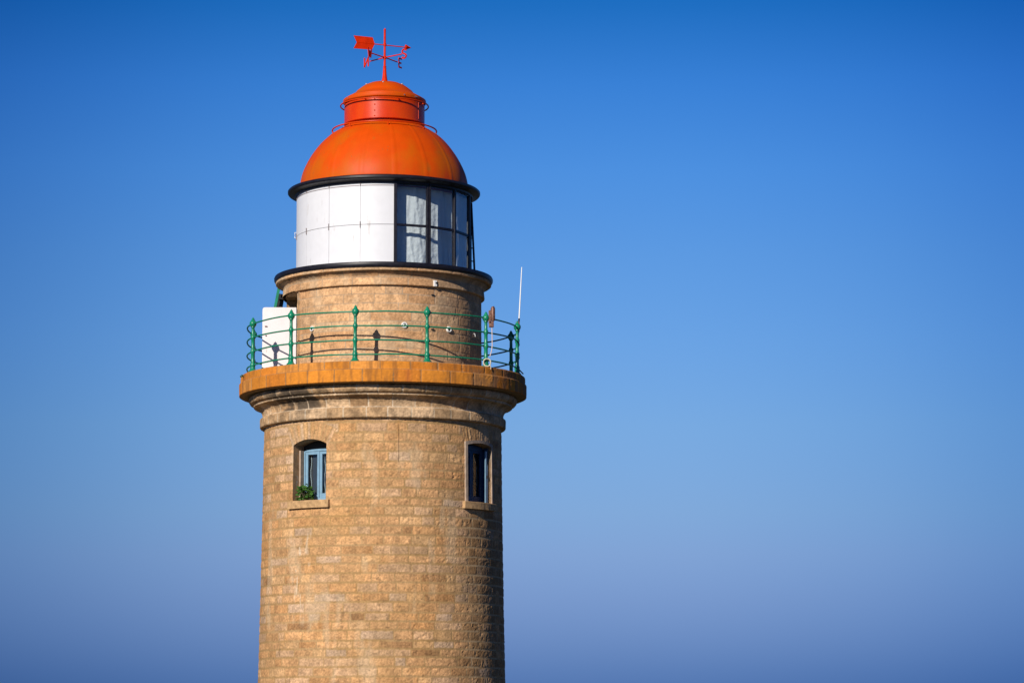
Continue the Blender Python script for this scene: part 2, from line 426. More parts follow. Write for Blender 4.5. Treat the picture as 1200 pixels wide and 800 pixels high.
# ---- shaft
r_top = rp(138.8, 505); z_top = za(505.5)
r_800 = rp(144.8, 800); z_800 = za(800)
_t = (za(640)-z_top)/(z_800-z_top); _m = (rp(141.1, 640)-r_top)/(r_800-r_top)
_b = (_m-_t)/(_t*_t-_t)
def shaft_r(z):
    t = (z-z_top)/(z_800-z_top)
    if t > 1: return r_800 + (t-1)*(r_800-r_top)*(1+_b*.9)
    return r_top + (r_800-r_top)*((1-_b)*t+_b*t*t)
WIN_A = [R(-37.0), R(53.0), R(143.0), R(233.0-360)]
WZ0 = zf(586.5, r_top*.8); WZ1 = zf(514.5, r_top*.8)
WHW = .41                              # half width of an opening
rw = shaft_r((WZ0+WZ1)/2); WHA = math.asin(WHW/rw)
RISE = .10
ops = [dict(a=a, ha=WHA, z0=WZ0, z1=WZ1-(.03 if i == 1 else 0), rise=.05 if i == 1 else RISE, arch=.34) for i, a in enumerate(WIN_A)]
snaps = []
for a in WIN_A:
    snaps += [((a-WHA+math.pi) % (2*math.pi))-math.pi, ((a+WHA+math.pi) % (2*math.pi))-math.pi]
pal_shaft = [(.40, .515,.285,.130), (.16, .47,.248,.106), (.22, .505,.31,.172), (.12, .55,.325,.155), (.05, .32,.17,.075), (.05, .49,.325,.205)]
def st_shaft(c, X, Y, Z, TH, S, de, seed):
    # pale lime streaks, orange bloom, rust run below the conductor
    a = sstep(.60, .74, fbm(X, Y, Z*.35, 3.0, 3, seed+61))[:,None]
    c = c*(1-.30*a) + np.array((.60,.46,.30))*.30*a
    o = sstep(.52, .72, fbm(X, Y, Z, 1.3, 3, seed+62))[:,None]
    c = c*(1-.35*o) + c*np.array((1.08,.98,.75))*.35*o
    k = sstep(.70, .80, fbm(X, Y, Z, 9, 3, seed+63))[:,None]
    c = c*(1-.45*k) + np.array((.16,.10,.05))*.45*k
    az = np.degrees(TH); z1 = z_top
    wet = (sstep(34, 50, az)*(1-sstep(95, 120, az))*(1-sstep(WZ0-.35, WZ0-.1, Z))*sstep(.34,.55,fbm(X, Y, Z, 3.5, 3, seed+65)))[:,None]
    body = sstep(.004, .014, de)[:,None]
    c = c*(1-.68*wet*body) + np.array((.22,.12,.05))*.68*wet*body
    c = c*(1-.4*wet*(1-body)) + np.array((.58,.45,.28))*.4*wet*(1-body)
    nn = fbm(X*5, Y*5, Z*.8, 3, 3, seed+66)
    lime = (np.exp(-((az+41)/6)**2)*sstep(za(740), za(700), Z)*(1-sstep(za(640), za(620), Z))*sstep(.61,.68,nn)*sstep(.45,.6,fbm(X, Y, Z, 6, 2, seed+67)))[:,None]
    c = c*(1-.55*lime) + np.array((.70,.58,.42))*.55*lime
    run = np.exp(-((az-7.2)/1.1)**2)*sstep(z1-1.0, z1-.1, Z)*(.4+.6*sstep(.4,.6,fbm(X*3, Y*3, Z, 6, 2, seed+64)))
    c = c*(1-.4*run[:,None]) + np.array((.38,.19,.05))*.4*run[:,None]
    return c
zb_hi = za(822)
total = z_top-zb_hi
stone_lathe('tower_shaft', [(shaft_r(z_), z_) for z_ in np.linspace(zb_hi, z_top, 24)], .0125, 1216, course_rows(total, .180, .13, 3), .43,
            
            .013, .0026, .0095, pal_shaft, ((.355,.215,.09), (.41,.255,.12)), 'stone', tower, seed=11, hj=1.7, openings=ops, stains=st_shaft, jit=.035, snap_th=snaps)
stone_lathe('tower_base', [(shaft_r(-.4)+.25, -.4), (shaft_r(.9)+.25, .9), (shaft_r(1.0)+.05, 1.0), (shaft_r(1.05), 1.05), (shaft_r(zb_hi), zb_hi)], .05, 320,
            course_rows(zb_hi+2, .191, .05, 5), .40, .02, .012, .012, pal_shaft, ((.40,.27,.125), (.47,.36,.215)), 'stone', tower, seed=12, stains=None, jit=.035)

# ---- cornice under the gallery
def P_(l): return [(rp(a, b), za(b)) for a, b in l]
corn = P_([(138, 507), (139.4,504.2), (143.2,503.6), (143.9,502.5), (143.9,493.8), (143.0,492.8), (141.0,491.6), (140.8,489), (141.5,486), (143.2,483),
           (146,480.8), (149,479.8), (151.2,479.3), (151.6,478.2), (151.2,477.4), (152.6,476.8), (155.2,475.4), (156.8,473), (157.2,470.6), (156.2,468.4), (154,467.0)])
def seglen(pr): return float(np.sum(np.hypot(np.diff([p[0] for p in pr]), np.diff([p[1] for p in pr]))))
def s_at(pr, i): return seglen(pr[:i+1]) if i > 0 else 0.0
rows_c = [-.1, s_at(corn,1)*.4, s_at(corn,6), s_at(corn,14), seglen(corn)+.1]
pal_corn = [(.5, .50,.315,.165), (.3, .45,.27,.135), (.2, .55,.37,.215)]
def st_corn(c, X, Y, Z, TH, S, de, seed):
    az = np.degrees(TH)
    win = np.exp(-((az+43)/16)**2)*1.25 + .25*np.exp(-((az+5)/40)**2)
    n_ = sstep(.40, .58, fbm(X, Y, Z, 3.5, 3, seed+5)+.16*win-.06)
    up = sstep(s_at(corn,4), s_at(corn,7), S)
    k = np.clip(n_*win*(.35+.65*up), 0, 1)[:,None]*sstep(.004,.012,de)[:,None]
    c = c*(1-.88*k) + np.array((.055,.045,.035))*.88*k
    k2 = (sstep(.5,.7,fbm(X, Y, Z, 6, 3, seed+6)))[:,None]
    return c*(1-.3*k2)
stone_lathe('cornice', corn, .0125, 1100, rows_c, .44, .011, .008, .009, pal_corn, ((.66,.54,.40), (.55,.42,.28)), 'ashlar', tower, seed=21, stains=st_corn, jit=.012, wob=.003)

# ---- gallery slab, two courses
slab = P_([(150, 467.4), (166.8,467.2), (168.2,466.2), (168.3,453.2), (167.2,452.2), (166.6,451.6), (166.4,444.4), (165.4,443.0)]) 
FLOOR = slab[-1][1]
slab += [(rp(108, 443), FLOOR+.01)]
rows_s = [-.5, s_at(slab,1)*.999, s_at(slab,4), s_at(slab,7), seglen(slab)+.4]
pal_slab = [(.5, .60,.215,.026), (.3, .54,.18,.022), (.2, .62,.25,.05)]
def st_slab(c, X, Y, Z, TH, S, de, seed):
    st = sstep(.46, .68, fbm(X*1.0, Y*1.0, Z*.10, 13, 3, seed+5))[:,None]
    c = c*(1-.5*st) + np.array((.20,.085,.03))*.5*st
    az = np.degrees(TH)
    right_brown = (sstep(15, 45, az)*sstep(.36, .6, fbm(X, Y, Z, 4, 3, seed+6)))[:,None]  # patchy brown tone that grows towards the right
    c = c*(1-.6*right_brown) + np.array((.20,.12,.07))*.6*right_brown
    r2 = (np.exp(-((az-9.5)/1.2)**2)*(S < s_at(slab,4)))[:,None]
    c = c*(1-.4*r2) + np.array((.38,.09,.03))*.4*r2
    flo = sstep(s_at(slab,7)-.01, s_at(slab,7)+.03, S)[:,None]
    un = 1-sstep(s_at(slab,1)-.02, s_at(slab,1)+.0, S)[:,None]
    c = c*(1-flo) + np.array((.34,.25,.16))*flo
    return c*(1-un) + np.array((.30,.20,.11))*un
stone_lathe('gallery_slab', slab, .0125, 1160, rows_s, .50, .010, .010, .004, pal_slab, ((.24,.13,.055), (.32,.19,.09)), 'ashlar', tower, mo=.4, seed=33, stains=st_slab, jit=.006, wob=.002)

# ---- drum wall with doorway
D0 = FLOOR-.05
zl_ = zf(333.6, rp(116))                       # dark string line
rd = rp(115.0, 400)
DOOR_A, DOOR_HA = R(-79.0), R(19.0)
DOOR_TOP = za(352.0)+.03
drum = [(rd, D0), (rp(114.6,360), zl_-.012), (rp(115.0,350), zl_-.008), (rp(118.0,345), zl_), (rp(118.2,345), zl_+.012)]
zc1 = zf(325.0, rp(118)); zc2 = zf(318.0, rp(122)); zlip0 = zf(316.6, rp(125)); zlip1 = zf(311.6, rp(126.5))
drum += [(rp(117.6,345), zc1), (rp(118.3), zc1+.04), (rp(119.8), (zc1+zc2)/2+.02), (rp(122.2), zc2), (rp(122.4), zc2+.015), (rp(125.6), zlip0), (rp(126.6), zlip0+.012), (rp(126.9), zlip1), (rp(125), zlip1+.02)]
hwall = zl_-D0
rows_d = [-.3, .055]
while rows_d[-1] < hwall-.12: rows_d.append(rows_d[-1]+.178)
rows_d[-1] = hwall-.002
rows_d += [s_at(drum,5)+.01, s_at(drum,9), seglen(drum)+.2]
pal_drum = [(.5, .55,.325,.165), (.25, .52,.29,.14), (.15, .56,.36,.20), (.10, .50,.31,.17)]
def st_drum(c, X, Y, Z, TH, S, de, seed):
    az = np.degrees(TH)
    a = sstep(.55, .7, fbm(X, Y, Z, 2.5, 3, seed+2))[:,None]
    c = c*(1-.3*a) + np.array((.54,.42,.28))*.3*a
    top = sstep(s_at(drum,5)-.01, s_at(drum,7), S)*(1-sstep(s_at(drum,9), s_at(drum,10), S))
    k = (top*sstep(.33, .55, fbm(X, Y, Z, 4, 3, seed+3)))[:,None]
    c = c*(1-.5*k) + np.array((.22,.17,.12))*.5*k
    right_brown = (sstep(18, 40, az)*sstep(.35, .6, fbm(X, Y, Z, 5, 3, seed+6)))[:,None]  # brown mottling, sets in towards the right
    return c*(1-.45*right_brown) + np.array((.26,.15,.09))*.45*right_brown
dops = [dict(a=DOOR_A, ha=DOOR_HA, z0=D0+.02, z1=DOOR_TOP, rise=0.0)]
stone_lathe('drum_wall', drum, .0125, 900, rows_d, .62, .007, .005, .006, pal_drum, ((.40,.31,.22), (.33,.24,.16)), 'ashlar', tower, seed=41,
            openings=dops, stains=st_drum, jit=.03, wob=.004, snap_th=(DOOR_A-DOOR_HA, DOOR_A+DOOR_HA))

# doorway lining: two jambs, a soffit and the dark stair head behind
bm = bmesh.new()
mt = radial(DOOR_A, rd, 0); dep = .5
hwd = rd*math.sin(DOOR_HA); off = rd*(1-math.cos(DOOR_HA))
box(bm, (-hwd-.058, off+dep/2+.012, (D0+DOOR_TOP)/2), (.12, dep, DOOR_TOP-D0), mt)
box(bm, (hwd+.058, off+dep/2+.012, (D0+DOOR_TOP)/2), (.12, dep, DOOR_TOP-D0), mt)
from_bm('door_jamb', bm, 'reveal', tower)
bm = bmesh.new()
sec = []
for i in range(13):                            # soffit follows the curve of the wall
    a = DOOR_A-DOOR_HA+2*DOOR_HA*i/12
    sec.append((pol(rd-.006, a, DOOR_TOP), pol(rd-.5, a, DOOR_TOP)))
vs = [[bm.verts.new(p), bm.verts.new(q), bm.verts.new(q+Vector((0,0,.1))), bm.verts.new(p+Vector((0,0,.1)))] for p, q in sec]
for i in range(12):
    A, B = vs[i], vs[i+1]
    for k in range(4): bm.faces.new((A[k], A[(k+1)%4], B[(k+1)%4], B[k]))
bm.faces.new(vs[0]); bm.faces.new(vs[-1][::-1])
from_bm('lintel', bm, 'reveal', tower)
bm = bmesh.new(); box(bm, (0, off+dep+.06, (D0+DOOR_TOP)/2), (hwd*2+.2, .08, DOOR_TOP-D0+.1), mt); from_bm('stair_screen', bm, 'inside', tower)

# door leaf, swung wide open, seen square on
def wx(px, depth): # world x of photo pixel column px at distance 'depth' in front of the axis
    best = (px-449.2)*PX*(1-depth/DIST)
    return best
yl = -9*PX
xl0, xl1 = wx(307.3, 0.2), wx(347.0, 0.2)
dz1 = za(362.2); dz0 = FLOOR+.02
bm = bmesh.new()
pts = []; rr_ = .045
for cx_, cz_, q in ((xl0+rr_, dz0, 2), (xl1, dz0, 3), (xl1, dz1, 0), (xl0+rr_, dz1-rr_, 1)):
    if q == 1: pts += [(xl0+rr_+rr_*math.cos(t), dz1-rr_+rr_*math.sin(t)) for t in (R(90), R(112), R(135), R(158), R(180))]
    elif q == 2: pts += [(xl0, dz0)]
    else: pts += [(cx_, cz_)]
pts = [pts[0], pts[1], pts[2]] + pts[3:]
prism(bm, pts, Matrix.Translation((0, yl, 0)), .045)
bmesh.ops.bevel(bm, geom=list(bm.edges), offset=.006, segments=2, affect='EDGES')
door = from_bm('door', bm, 'door', tower); door['label'] = 'white painted door leaf with rounded corner, swung open'
bm = bmesh.new()
for yy in (383.2, 394.0):
    z = zat(yy, yl); box(bm, (wx(311.5, .2), yl-.03, z), (.05 if yy < 390 else .025, .025, .018), bev=.004)
from_bm('latch', bm, 'copper', door)
bm = bmesh.new()
for fz in (.2, .8):
    tube(bm, [(xl1+.012, yl, dz0+(dz1-dz0)*fz-.06), (xl1+.012, yl, dz0+(dz1-dz0)*fz+.06)], .012)
from_bm('hinge', bm, 'black', door)

# joist holes in the drum
def on_drum(px, py, r=None):
    r = r or rd
    a = math.asin(max(-1, min(1, (px-449.2)*PX*(1-0.75*r/DIST)/r)))
    Yp = -r*math.cos(a)
    return a, zat(py, Yp)
for px, py in ((506.6, 345.2), (506.4, 385.6)):
    a, z = on_drum(px, py)
    bm = bmesh.new(); box(bm, (0, .0, 0), (.06, .03, .03), radial(a, rd+.006, z), .004); from_bm('vent_hole', bm, 'inside', tower)

# ---- windows
def arch_top(x, z1, rise, hw): return z1-rise*(x/hw)**2
def window(a, kind):
    WZ1 = globals()['WZ1']-(0 if kind == 'blue' else .03); RISE = .10 if kind == 'blue' else .05
    wroot_m = radial(a, 0, 0)
    xs = np.linspace(-WHW, WHW, 13)
    REC = .285 if kind == 'blue' else .17
    bm = bmesh.new()
    # stone lining of the opening
    def surf(x, z): 
        rr = shaft_r(z); return -math.sqrt(rr*rr-x*x)
    def ring_out():
        pr = [(-WHW, WZ0)] + [(float(x), arch_top(float(x), WZ1, RISE, WHW)) for x in xs] + [(WHW, WZ0)]
        return pr
    pr = ring_out(); yb = -rw*math.cos(WHA)+REC+.14
    ng = 10
    rings_ = []
    for k in range(ng+1):
        t = k/ng
        rg_ = []
        for (x, z) in pr:
            y0 = surf(x, z)-.004
            rg_.append(bm.verts.new(wroot_m @ Vector((x, y0+(yb-y0)*t, z))))
        rings_.append(rg_)
    for A, B in zip(rings_, rings_[1:]):
        for i in range(len(pr)): j = (i+1) % len(pr); bm.faces.new((A[i], A[j], B[j], B[i]))
    bm.faces.new(rings_[-1])
    # solid outer skin so that the lining has thickness
    fr = from_bm('window_lining', bm, 'reveal', tower)
    fr.data.materials[0] = M['reveal']
    # the window itself
    yF = -rw*math.cos(WHA)+REC
    hw = WHW-.004; z0 = WZ0+.012; zt = WZ1-(.165 if kind == 'blue' else .02); WR = RISE; RISE = .025 if kind == 'blue' else RISE
    mt = wroot_m
    def bar(bm, x0, x1, za_, zb_, y0, th, arch=False):
        if arch:
            poly = [(x0, za_), (x1, za_)] + [(x1+(x0-x1)*i/10, arch_top(x1+(x0-x1)*i/10, zt, RISE, hw)) for i in range(11)]
        else: poly = [(x0, za_), (x1, za_), (x1, zb_), (x0, zb_)]
        A = [bm.verts.new(mt @ Vector((x, y0, z))) for x, z in poly]; B = [bm.verts.new(mt @ Vector((x, y0+th, z))) for x, z in poly]
        k = len(poly); bm.faces.new(A); bm.faces.new(B[::-1])
        for i in range(k): bm.faces.new((A[i], B[i], B[(i+1) % k], A[(i+1) % k]))
    fw = .068 if kind == 'blue' else .05; hd = .02 if kind == 'blue' else .05
    m_ = 'bluef' if kind == 'blue' else 'dblue'
    bm = bmesh.new()
    bar(bm, -hw, -hw+fw, z0, arch_top(-hw, zt, RISE, hw), yF, .07); bar(bm, hw-fw, hw, z0, arch_top(hw, zt, RISE, hw), yF, .07)
    bar(bm, -hw+fw, hw-fw, zt-RISE-hd, 0, yF+.001, .068, True); bar(bm, -hw+fw, hw-fw, z0, z0+fw, yF+.001, .068)
    root = from_bm('window', bm, m_, tower)
    zh = zt-RISE-hd
    if kind == 'blue':
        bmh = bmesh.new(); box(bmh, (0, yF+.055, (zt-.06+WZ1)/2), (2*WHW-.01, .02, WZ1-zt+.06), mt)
        from_bm('head_dark_fill', bmh, 'inside', root)  # dark board fills the gap over the frame in place of shade
    def sash(x0, x1, y0, open_=0, mm=m_):
        bm = bmesh.new(); s = .055 if kind == 'blue' else .05; t = .04
        def pl(c, sz): return box(bm, c, sz)
        xc = (x0+x1)/2; zc_ = (z0+fw+zh)/2; H = zh-z0-fw-.006; W = x1-x0-.006
        W = abs(W)
        box(bm, (-W/2+s/2, 0, 0), (s, t, H)); box(bm, (W/2-s/2, 0, 0), (s, t, H))
        box(bm, (0, 0, H/2-s/2), (W-2*s, t-.002, s)); box(bm, (0, 0, -H/2+.04), (W-2*s, t-.002, .08))
        if open_:      # swung inwards on its hinge
            pv = Matrix.Translation(Vector(((x1 if open_ > 0 else x0), y0+t/2, zc_)))
            loc = pv @ Matrix.Rotation(open_, 4, 'Z') @ Matrix.Translation(Vector(((-W/2 if open_ > 0 else W/2), 0, 0)))
        else: loc = Matrix.Translation(Vector((xc, y0+t/2, zc_)))
        bmesh.ops.transform(bm, matrix=mt @ loc, verts=bm.verts)
        from_bm('sash', bm, mm, root)
        bm = bmesh.new(); box(bm, (0, 0, .02), (W-2*s-.002, .006, H-s-.08)); bmesh.ops.transform(bm, matrix=mt @ loc, verts=bm.verts)
        from_bm('pane', bm, 'window_glass', root)
    if kind == 'blue':
        sash(-hw+fw, 0.01, yF+.012); sash(.01, hw-fw, yF+.018)
        bm = bmesh.new()      # limp net curtain edges behind the glass
        for x0, x1, ph in ((-hw+fw+.06, -hw+fw+.08, 0), (-.075, -.052, 1), (.065, .085, 2)):
            prev = None
            for i in range(25):
                z = z0+.06+(zh-z0-.1)*i/24; wv = .012*math.sin(z*14+ph)
                c_ = [bm.verts.new(mt @ Vector((x0+wv, yF+.1, z))), bm.verts.new(mt @ Vector(((x0+x1)/2+wv*.5, yF+.12, z))), bm.verts.new(mt @ Vector((x1+wv, yF+.1, z)))]
                if prev:
                    for k in range(2): bm.faces.new((prev[k], prev[k+1], c_[k+1], c_[k]))
                prev = c_
        from_bm('curtain_edge', bm, 'whitep', root, smooth=True)
    else:
        sash(-hw+fw, 0.0, yF+.012); sash(0.0, hw-fw, yF+.012)
        yo = -rw*math.cos(WHA)+.035
        bm = bmesh.new(); box(bm, (hw-.115, yo, (z0+zh)/2), (.05, .02, zh-z0-.02), mt, .003)
        from_bm('shutter_edge', bm, 'bluef', root)
        bm = bmesh.new(); box(bm, (hw-.10, yo-.018, (z0+zh)/2), (.022, .016, .07), mt, .004); from_bm('catch', bm, 'black', root)
        bm = bmesh.new(); box(bm, (hw-.006, yF-.055, (z0+zt)/2-.02), (.014, .10, zt-z0-.04), mt, .002); from_bm('jamb_dark_board', bm, 'dblue', root)  # added dark board, hides the sunlit jamb from the pane
        # raised plaster surround outside
        bm = bmesh.new(); sw = .058
        RISE = WR
        o1 = [(-WHW-sw, WZ0)] + [(float(x)*(1+sw/WHW), arch_top(float(x), WZ1, RISE, WHW)+sw) for x in xs] + [(WHW+sw, WZ0)]
        i1 = pr
        q = len(i1)
        def sy(x, z, o): return surf(x, z)-o
        for i in range(q-1):
            P0 = [(o1[i], .03), (o1[i+1], .03), (i1[i+1], .03), (i1[i], .03)]
            f_ = [bm.verts.new(mt @ Vector((p[0], sy(p[0], p[1], .03), p[1]))) for p, _ in P0]
            b_ = [bm.verts.new(mt @ Vector((p[0], sy(p[0], p[1], -.06), p[1]))) for p, _ in P0]
            bm.faces.new(f_); bm.faces.new(b_[::-1])
            for k in range(4): bm.faces.new((f_[k], b_[k], b_[(k+1)%4], f_[(k+1)%4]))
        bmesh.ops.remove_doubles(bm, verts=bm.verts, dist=.0005)
        from_bm('surround', bm, 'surround', root)
    bm = bmesh.new(); box(bm, (0, yF+.125, (z0+zt)/2), (2*WHW-.01, .01, zt-z0+.02), mt); from_bm('room_shade_board', bm, 'dim' if kind == 'blue' else 'inside', root)  # added board behind the panes, coloured as the unlit room
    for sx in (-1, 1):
        bm = bmesh.new(); box(bm, (sx*(hw-.012), yF+.098, (z0+zt)/2), (.018, .05, zt-z0-.02), mt); from_bm('shade_board_side', bm, 'inside', root)  # dark side strips of the added backing board
    if kind == 'blue':
        bm = bmesh.new(); box(bm, (-hw+.02, yF-.055, (z0+zt-RISE)/2), (.04, .11, zt-RISE-z0), mt, .004); from_bm('stop_bead', bm, 'surround', root)
    # sill, following the curve of the wall
    bm = bmesh.new(); sh = .145 if kind == 'blue' else .135
    x0 = -WHW-.09; x1 = WHW+.09
    if kind != 'blue': x0 -= .03; x1 += .05
    N_ = 12; rings_ = []
    for i in range(N_+1):
        x = x0+(x1-x0)*i/N_; rr = rw+.0
        yo = -math.sqrt(rr*rr-x*x)-.075; yi = -rw*math.cos(WHA)+(REC if abs(x) < WHW else -.02)
        j = .004*math.sin(i*2.1)
        rings_.append([mt @ Vector((x, yo+.006, WZ0+.004)), mt @ Vector((x, yo, WZ0-.008)), mt @ Vector((x, yo+j, WZ0-sh)), mt @ Vector((x, yi+.1 if abs(x) < WHW else -math.sqrt(rr*rr-x*x)+.08, WZ0-sh)), mt @ Vector((x, yi+.1 if abs(x) < WHW-.001 else -math.sqrt(rr*rr-x*x)+.08, WZ0+.004))])
    V_ = [[bm.verts.new(p) for p in rg_] for rg_ in rings_]
    for A, B in zip(V_, V_[1:]):
        for k in range(5): bm.faces.new((A[k], A[(k+1)%5], B[(k+1)%5], B[k]))
    bm.faces.new(V_[0]); bm.faces.new(V_[-1][::-1])
    from_bm('sill', bm, 'sill', root)
    return root
w1 = window(WIN_A[0], 'blue'); w1['label'] = 'arched window with pale blue casement deep in the wall'
w2 = window(WIN_A[1], 'dark'); w2['label'] = 'dark arched window with raised plaster surround'
window(WIN_A[2], 'blue'); window(WIN_A[3], 'blue')

# ---- black ring that carries the lantern
zr0 = zf(311.4, rp(128.5)); zr1 = zf(306.2, rp(128.5))
ZLB = zr1+.012
bm = bmesh.new()
lathe(bm, [(rp(100), zr0-.05), (rp(125), zr0-.035), (rp(127.4), zr0-.02), (rp(128.6), zr0+.015), (rp(128.8), zr1-.03), (rp(128), zr1), (rp(125), zr1+.006), (rp(106), zr1+.02), (rp(98), zr1+.022)], 144)
from_bm('lantern_base_ring', bm, 'black', tower, smooth=35)

# ---- rim under the dome
zd0 = zf(204.2, rp(112.5, 226)); rimr = rp(112.6, 226)
bm = bmesh.new()
ZLT = za(232.2)
lathe(bm, [(rp(101,235), ZLT-.02), (rp(104,235), ZLT-.02), (rp(104.2,235), ZLT+.01), (rp(106.5,235), ZLT+.03), (rp(109,230), zd0-.082), (rp(111.6,230), zd0-.072), (rp(112.6,230), zd0-.05), (rp(112.6,230), zd0-.012), (rp(111.6,230), zd0+.004), (rp(104,230), zd0+.03), (rp(98.6,226), zd0+.055), (rp(97,226), zd0+.055)], 160)
from_bm('eaves_rim', bm, 'black', tower, smooth=30)

# ---- lantern: 16 bays
RL = rp(102.6, 280); OFF = R(7.2); STEP = R(22.5)
HL = ZLT-ZLB
ZMID = zf(262.8, RL*.99)
rc = RL
def corner(i): return OFF+i*STEP
flat = RL*math.cos(STEP/2); chord = 2*RL*math.sin(STEP/2)
mull_w = {0: .062, 1: .085, 2: .05, 3: .05}
def mullion(i):
    a = corner(i); wd = mull_w.get(i, .05); bm = bmesh.new()
    box(bm, (0, .01, (ZLB+ZLT)/2), (wd, .07, HL), radial(a, RL, 0), .004)
    if i == 1: box(bm, (wd*.18, -.035, (ZLB+ZLT)/2), (.02, .03, HL-.02), radial(a, RL, 0), .003)
    from_bm('mullion', bm, 'black', tower)
for i in range(0, 9): mullion(i)
for i in range(16):
    a = corner(i)+STEP/2
    mt = radial(a, flat, 0)
    if i < 8:
        bm = bmesh.new(); box(bm, (0, .012, ZMID), (chord-.03, .05, .046), mt, .004)
        box(bm, (0, .012, ZLT-.02), (chord-.03, .05, .05), mt, .004); box(bm, (0, .012, ZLB+.02), (chord-.03, .05, .05), mt, .004)
        from_bm('glazing_bar', bm, 'black', tower)
        for (p, q) in ((ZLB+.045, ZMID-.023), (ZMID+.023, ZLT-.045)):
            bm = bmesh.new(); box(bm, (0, .012, (p+q)/2), (chord-.06, .008, q-p), mt @ Matrix.Rotation(R(random.uniform(-.5,.5)), 4, 'Z')); from_bm('lantern_pane', bm, 'pane_glass', tower)
    else:
        bm = bmesh.new(); g = .0035
        for (p, q) in ((ZLB+.01, ZMID-.004), (ZMID+.004, ZLT-.01)):
            ga = g/RL; A0 = corner(i)+ga; A1 = corner(i)+STEP-ga; NN = 10; rr0 = RL-.004; rr1 = RL-.04
            vs = [[bm.verts.new(pol(r_, A0+(A1-A0)*k/NN, z_)) for r_, z_ in ((rr0-.003, p), (rr0, p+.003), (rr0, q-.003), (rr0-.003, q), (rr1, q), (rr1, p))] for k in range(NN+1)]
            for A, B in zip(vs, vs[1:]):
                for k in range(6): bm.faces.new((A[k], A[(k+1)%6], B[(k+1)%6], B[k]))
            bm.faces.new(vs[0]); bm.faces.new(vs[-1][::-1])
        po = from_bm('lantern_panel', bm, 'white', tower, smooth=20)
        bm = bmesh.new(); box(bm, (0, .045, (ZLB+ZLT)/2), (chord+.002, .02, HL-.01), mt)
        from_bm('seam_strip', bm, 'seam', po)
        bm = bmesh.new(); A0 = corner(i)+.01; A1 = corner(i)+STEP-.01
        vs = [[bm.verts.new(pol(r_, A0+(A1-A0)*k/10, z_)) for r_, z_ in ((RL+.004, ZLT-.072), (RL+.004, ZLT-.060), (RL-.004, ZLT-.060), (RL-.004, ZLT-.072))] for k in range(11)]
        for A, B in zip(vs, vs[1:]):
            for k in range(4): bm.faces.new((A[k], A[(k+1)%4], B[(k+1)%4], B[k]))
        bm.faces.new(vs[0]); bm.faces.new(vs[-1][::-1]); from_bm('head_bead', bm, 'seam', po)
        # clips over the seams
        bm = bmesh.new(); mt2 = radial(corner(i), RL, 0)
        box(bm, (0, -.006, ZMID), (.014, .018, .13), mt2, .003); box(bm, (0, -.002, ZLT-.05), (.016, .02, .05), mt2, .003)
        from_bm('clip', bm, 'seam', po)
bm = bmesh.new(); lathe(bm, [(rp(60), ZLB-.01), (rp(60), ZLT)], 48); from_bm('bounce_core', bm, 'core', tower)  # unseen white cylinder, lightens the shaded curtain by bounce
# curtain hung inside the glass
bm = bmesh.new(); rg = random.Random(9); prev = None
NA, NZ = 260, 60
ph = [rg.uniform(0, 6.28) for _ in range(8)]
for i in range(NA+1):
    a = R(2)+R(118)*i/NA; c_ = []
    for j in range(NZ+1):
        f = j/NZ; z = ZLB+.03+(HL-.07)*f
        g = max(0, min(1, (math.degrees(a)-36)/14)); g = g*g*(3-2*g)
        fold = .004*math.sin(a*23+ph[0]+3*f)+.003*math.sin(a*61+ph[2]-7*f)+g*(.030*math.sin(a*21+ph[1]+1.2*math.sin(f*2.4+ph[4]))+.010*math.sin(a*47+4*f))
        fold += .012*math.exp(-((math.degrees(a)-14-9*(1-f))/1.3)**2)*(1-f) + .010*math.exp(-((math.degrees(a)-30+6*f)/1.5)**2)
        h2 = max(0, min(1, (math.degrees(a)-50)/25))
        c_.append(bm.verts.new(pol(rp(88)+rp(8.5)*h2+fold, a+.02*g*math.sin(3*f+a*8), z)))
    if prev:
        for j in range(NZ): bm.faces.new((prev[j], c_[j], c_[j+1], prev[j+1]))
    prev = c_
cu = from_bm('curtain', bm, 'curtain', None, smooth=180)
tag(cu, 'white cloth curtain hanging in folds behind the lantern glass', 'curtain')
# door pull on the left of the lantern
bm = bmesh.new(); a = R(-88); zz = za(277); ro = RL*.985
tube(bm, [pol(ro, a, zz+.055), pol(ro+.055, a, zz+.055), pol(ro+.055, a, zz-.055), pol(ro, a, zz-.055)], .009); from_bm('pull_handle', bm, 'whitep', tower)

# ---- dome with standing seams
dp = [(98.2,224.5),(98.4,221),(97.6,214.5),(95.6,206.5),(92.6,199),(88.8,191.5),(84,183.5),(78,175.3),(71.5,168),(64,161.3),(57,156.6),(51,153),(47,150.6),(44,149.4)]
dpr = [(rp(a, b), za(b)) for a, b in dp]
dpr = dpr[:1] + dpr[1:]
bm = bmesh.new()
def spline(pr, k=3):
    out_ = []
    for i in range(len(pr)-1):
        p0 = Vector(pr[max(0,i-1)]); p1 = Vector(pr[i]); p2 = Vector(pr[i+1]); p3 = Vector(pr[min(len(pr)-1,i+2)])
        for j in range(k):
            t = j/k
            out_.append(tuple(.5*((2*p1)+(p2-p0)*t+(2*p0-5*p1+4*p2-p3)*t*t+(3*p1-3*p2+p3-p0)*t**3)))
    out_.append(pr[-1]); return out_
pr = spline(dpr)
n = 256
cols_ = []
for i in range(n):
    a = -math.pi+2*math.pi*i/n
    k = ((a-OFF)/STEP); d = abs(k-round(k))*STEP*1.6
    h = .010*max(0, 1-d/.03)
    plate = .004*math.cos(math.pi*2*(k))
    cols_.append([bm.verts.new(pol(r+h-plate*.6, a, z+h*.3)) for r, z in pr])
for i in range(n):
    A = cols_[i]; B = cols_[(i+1) % n]
    for k in range(len(pr)-1): bm.faces.new((A[k], B[k], B[k+1], A[k+1]))
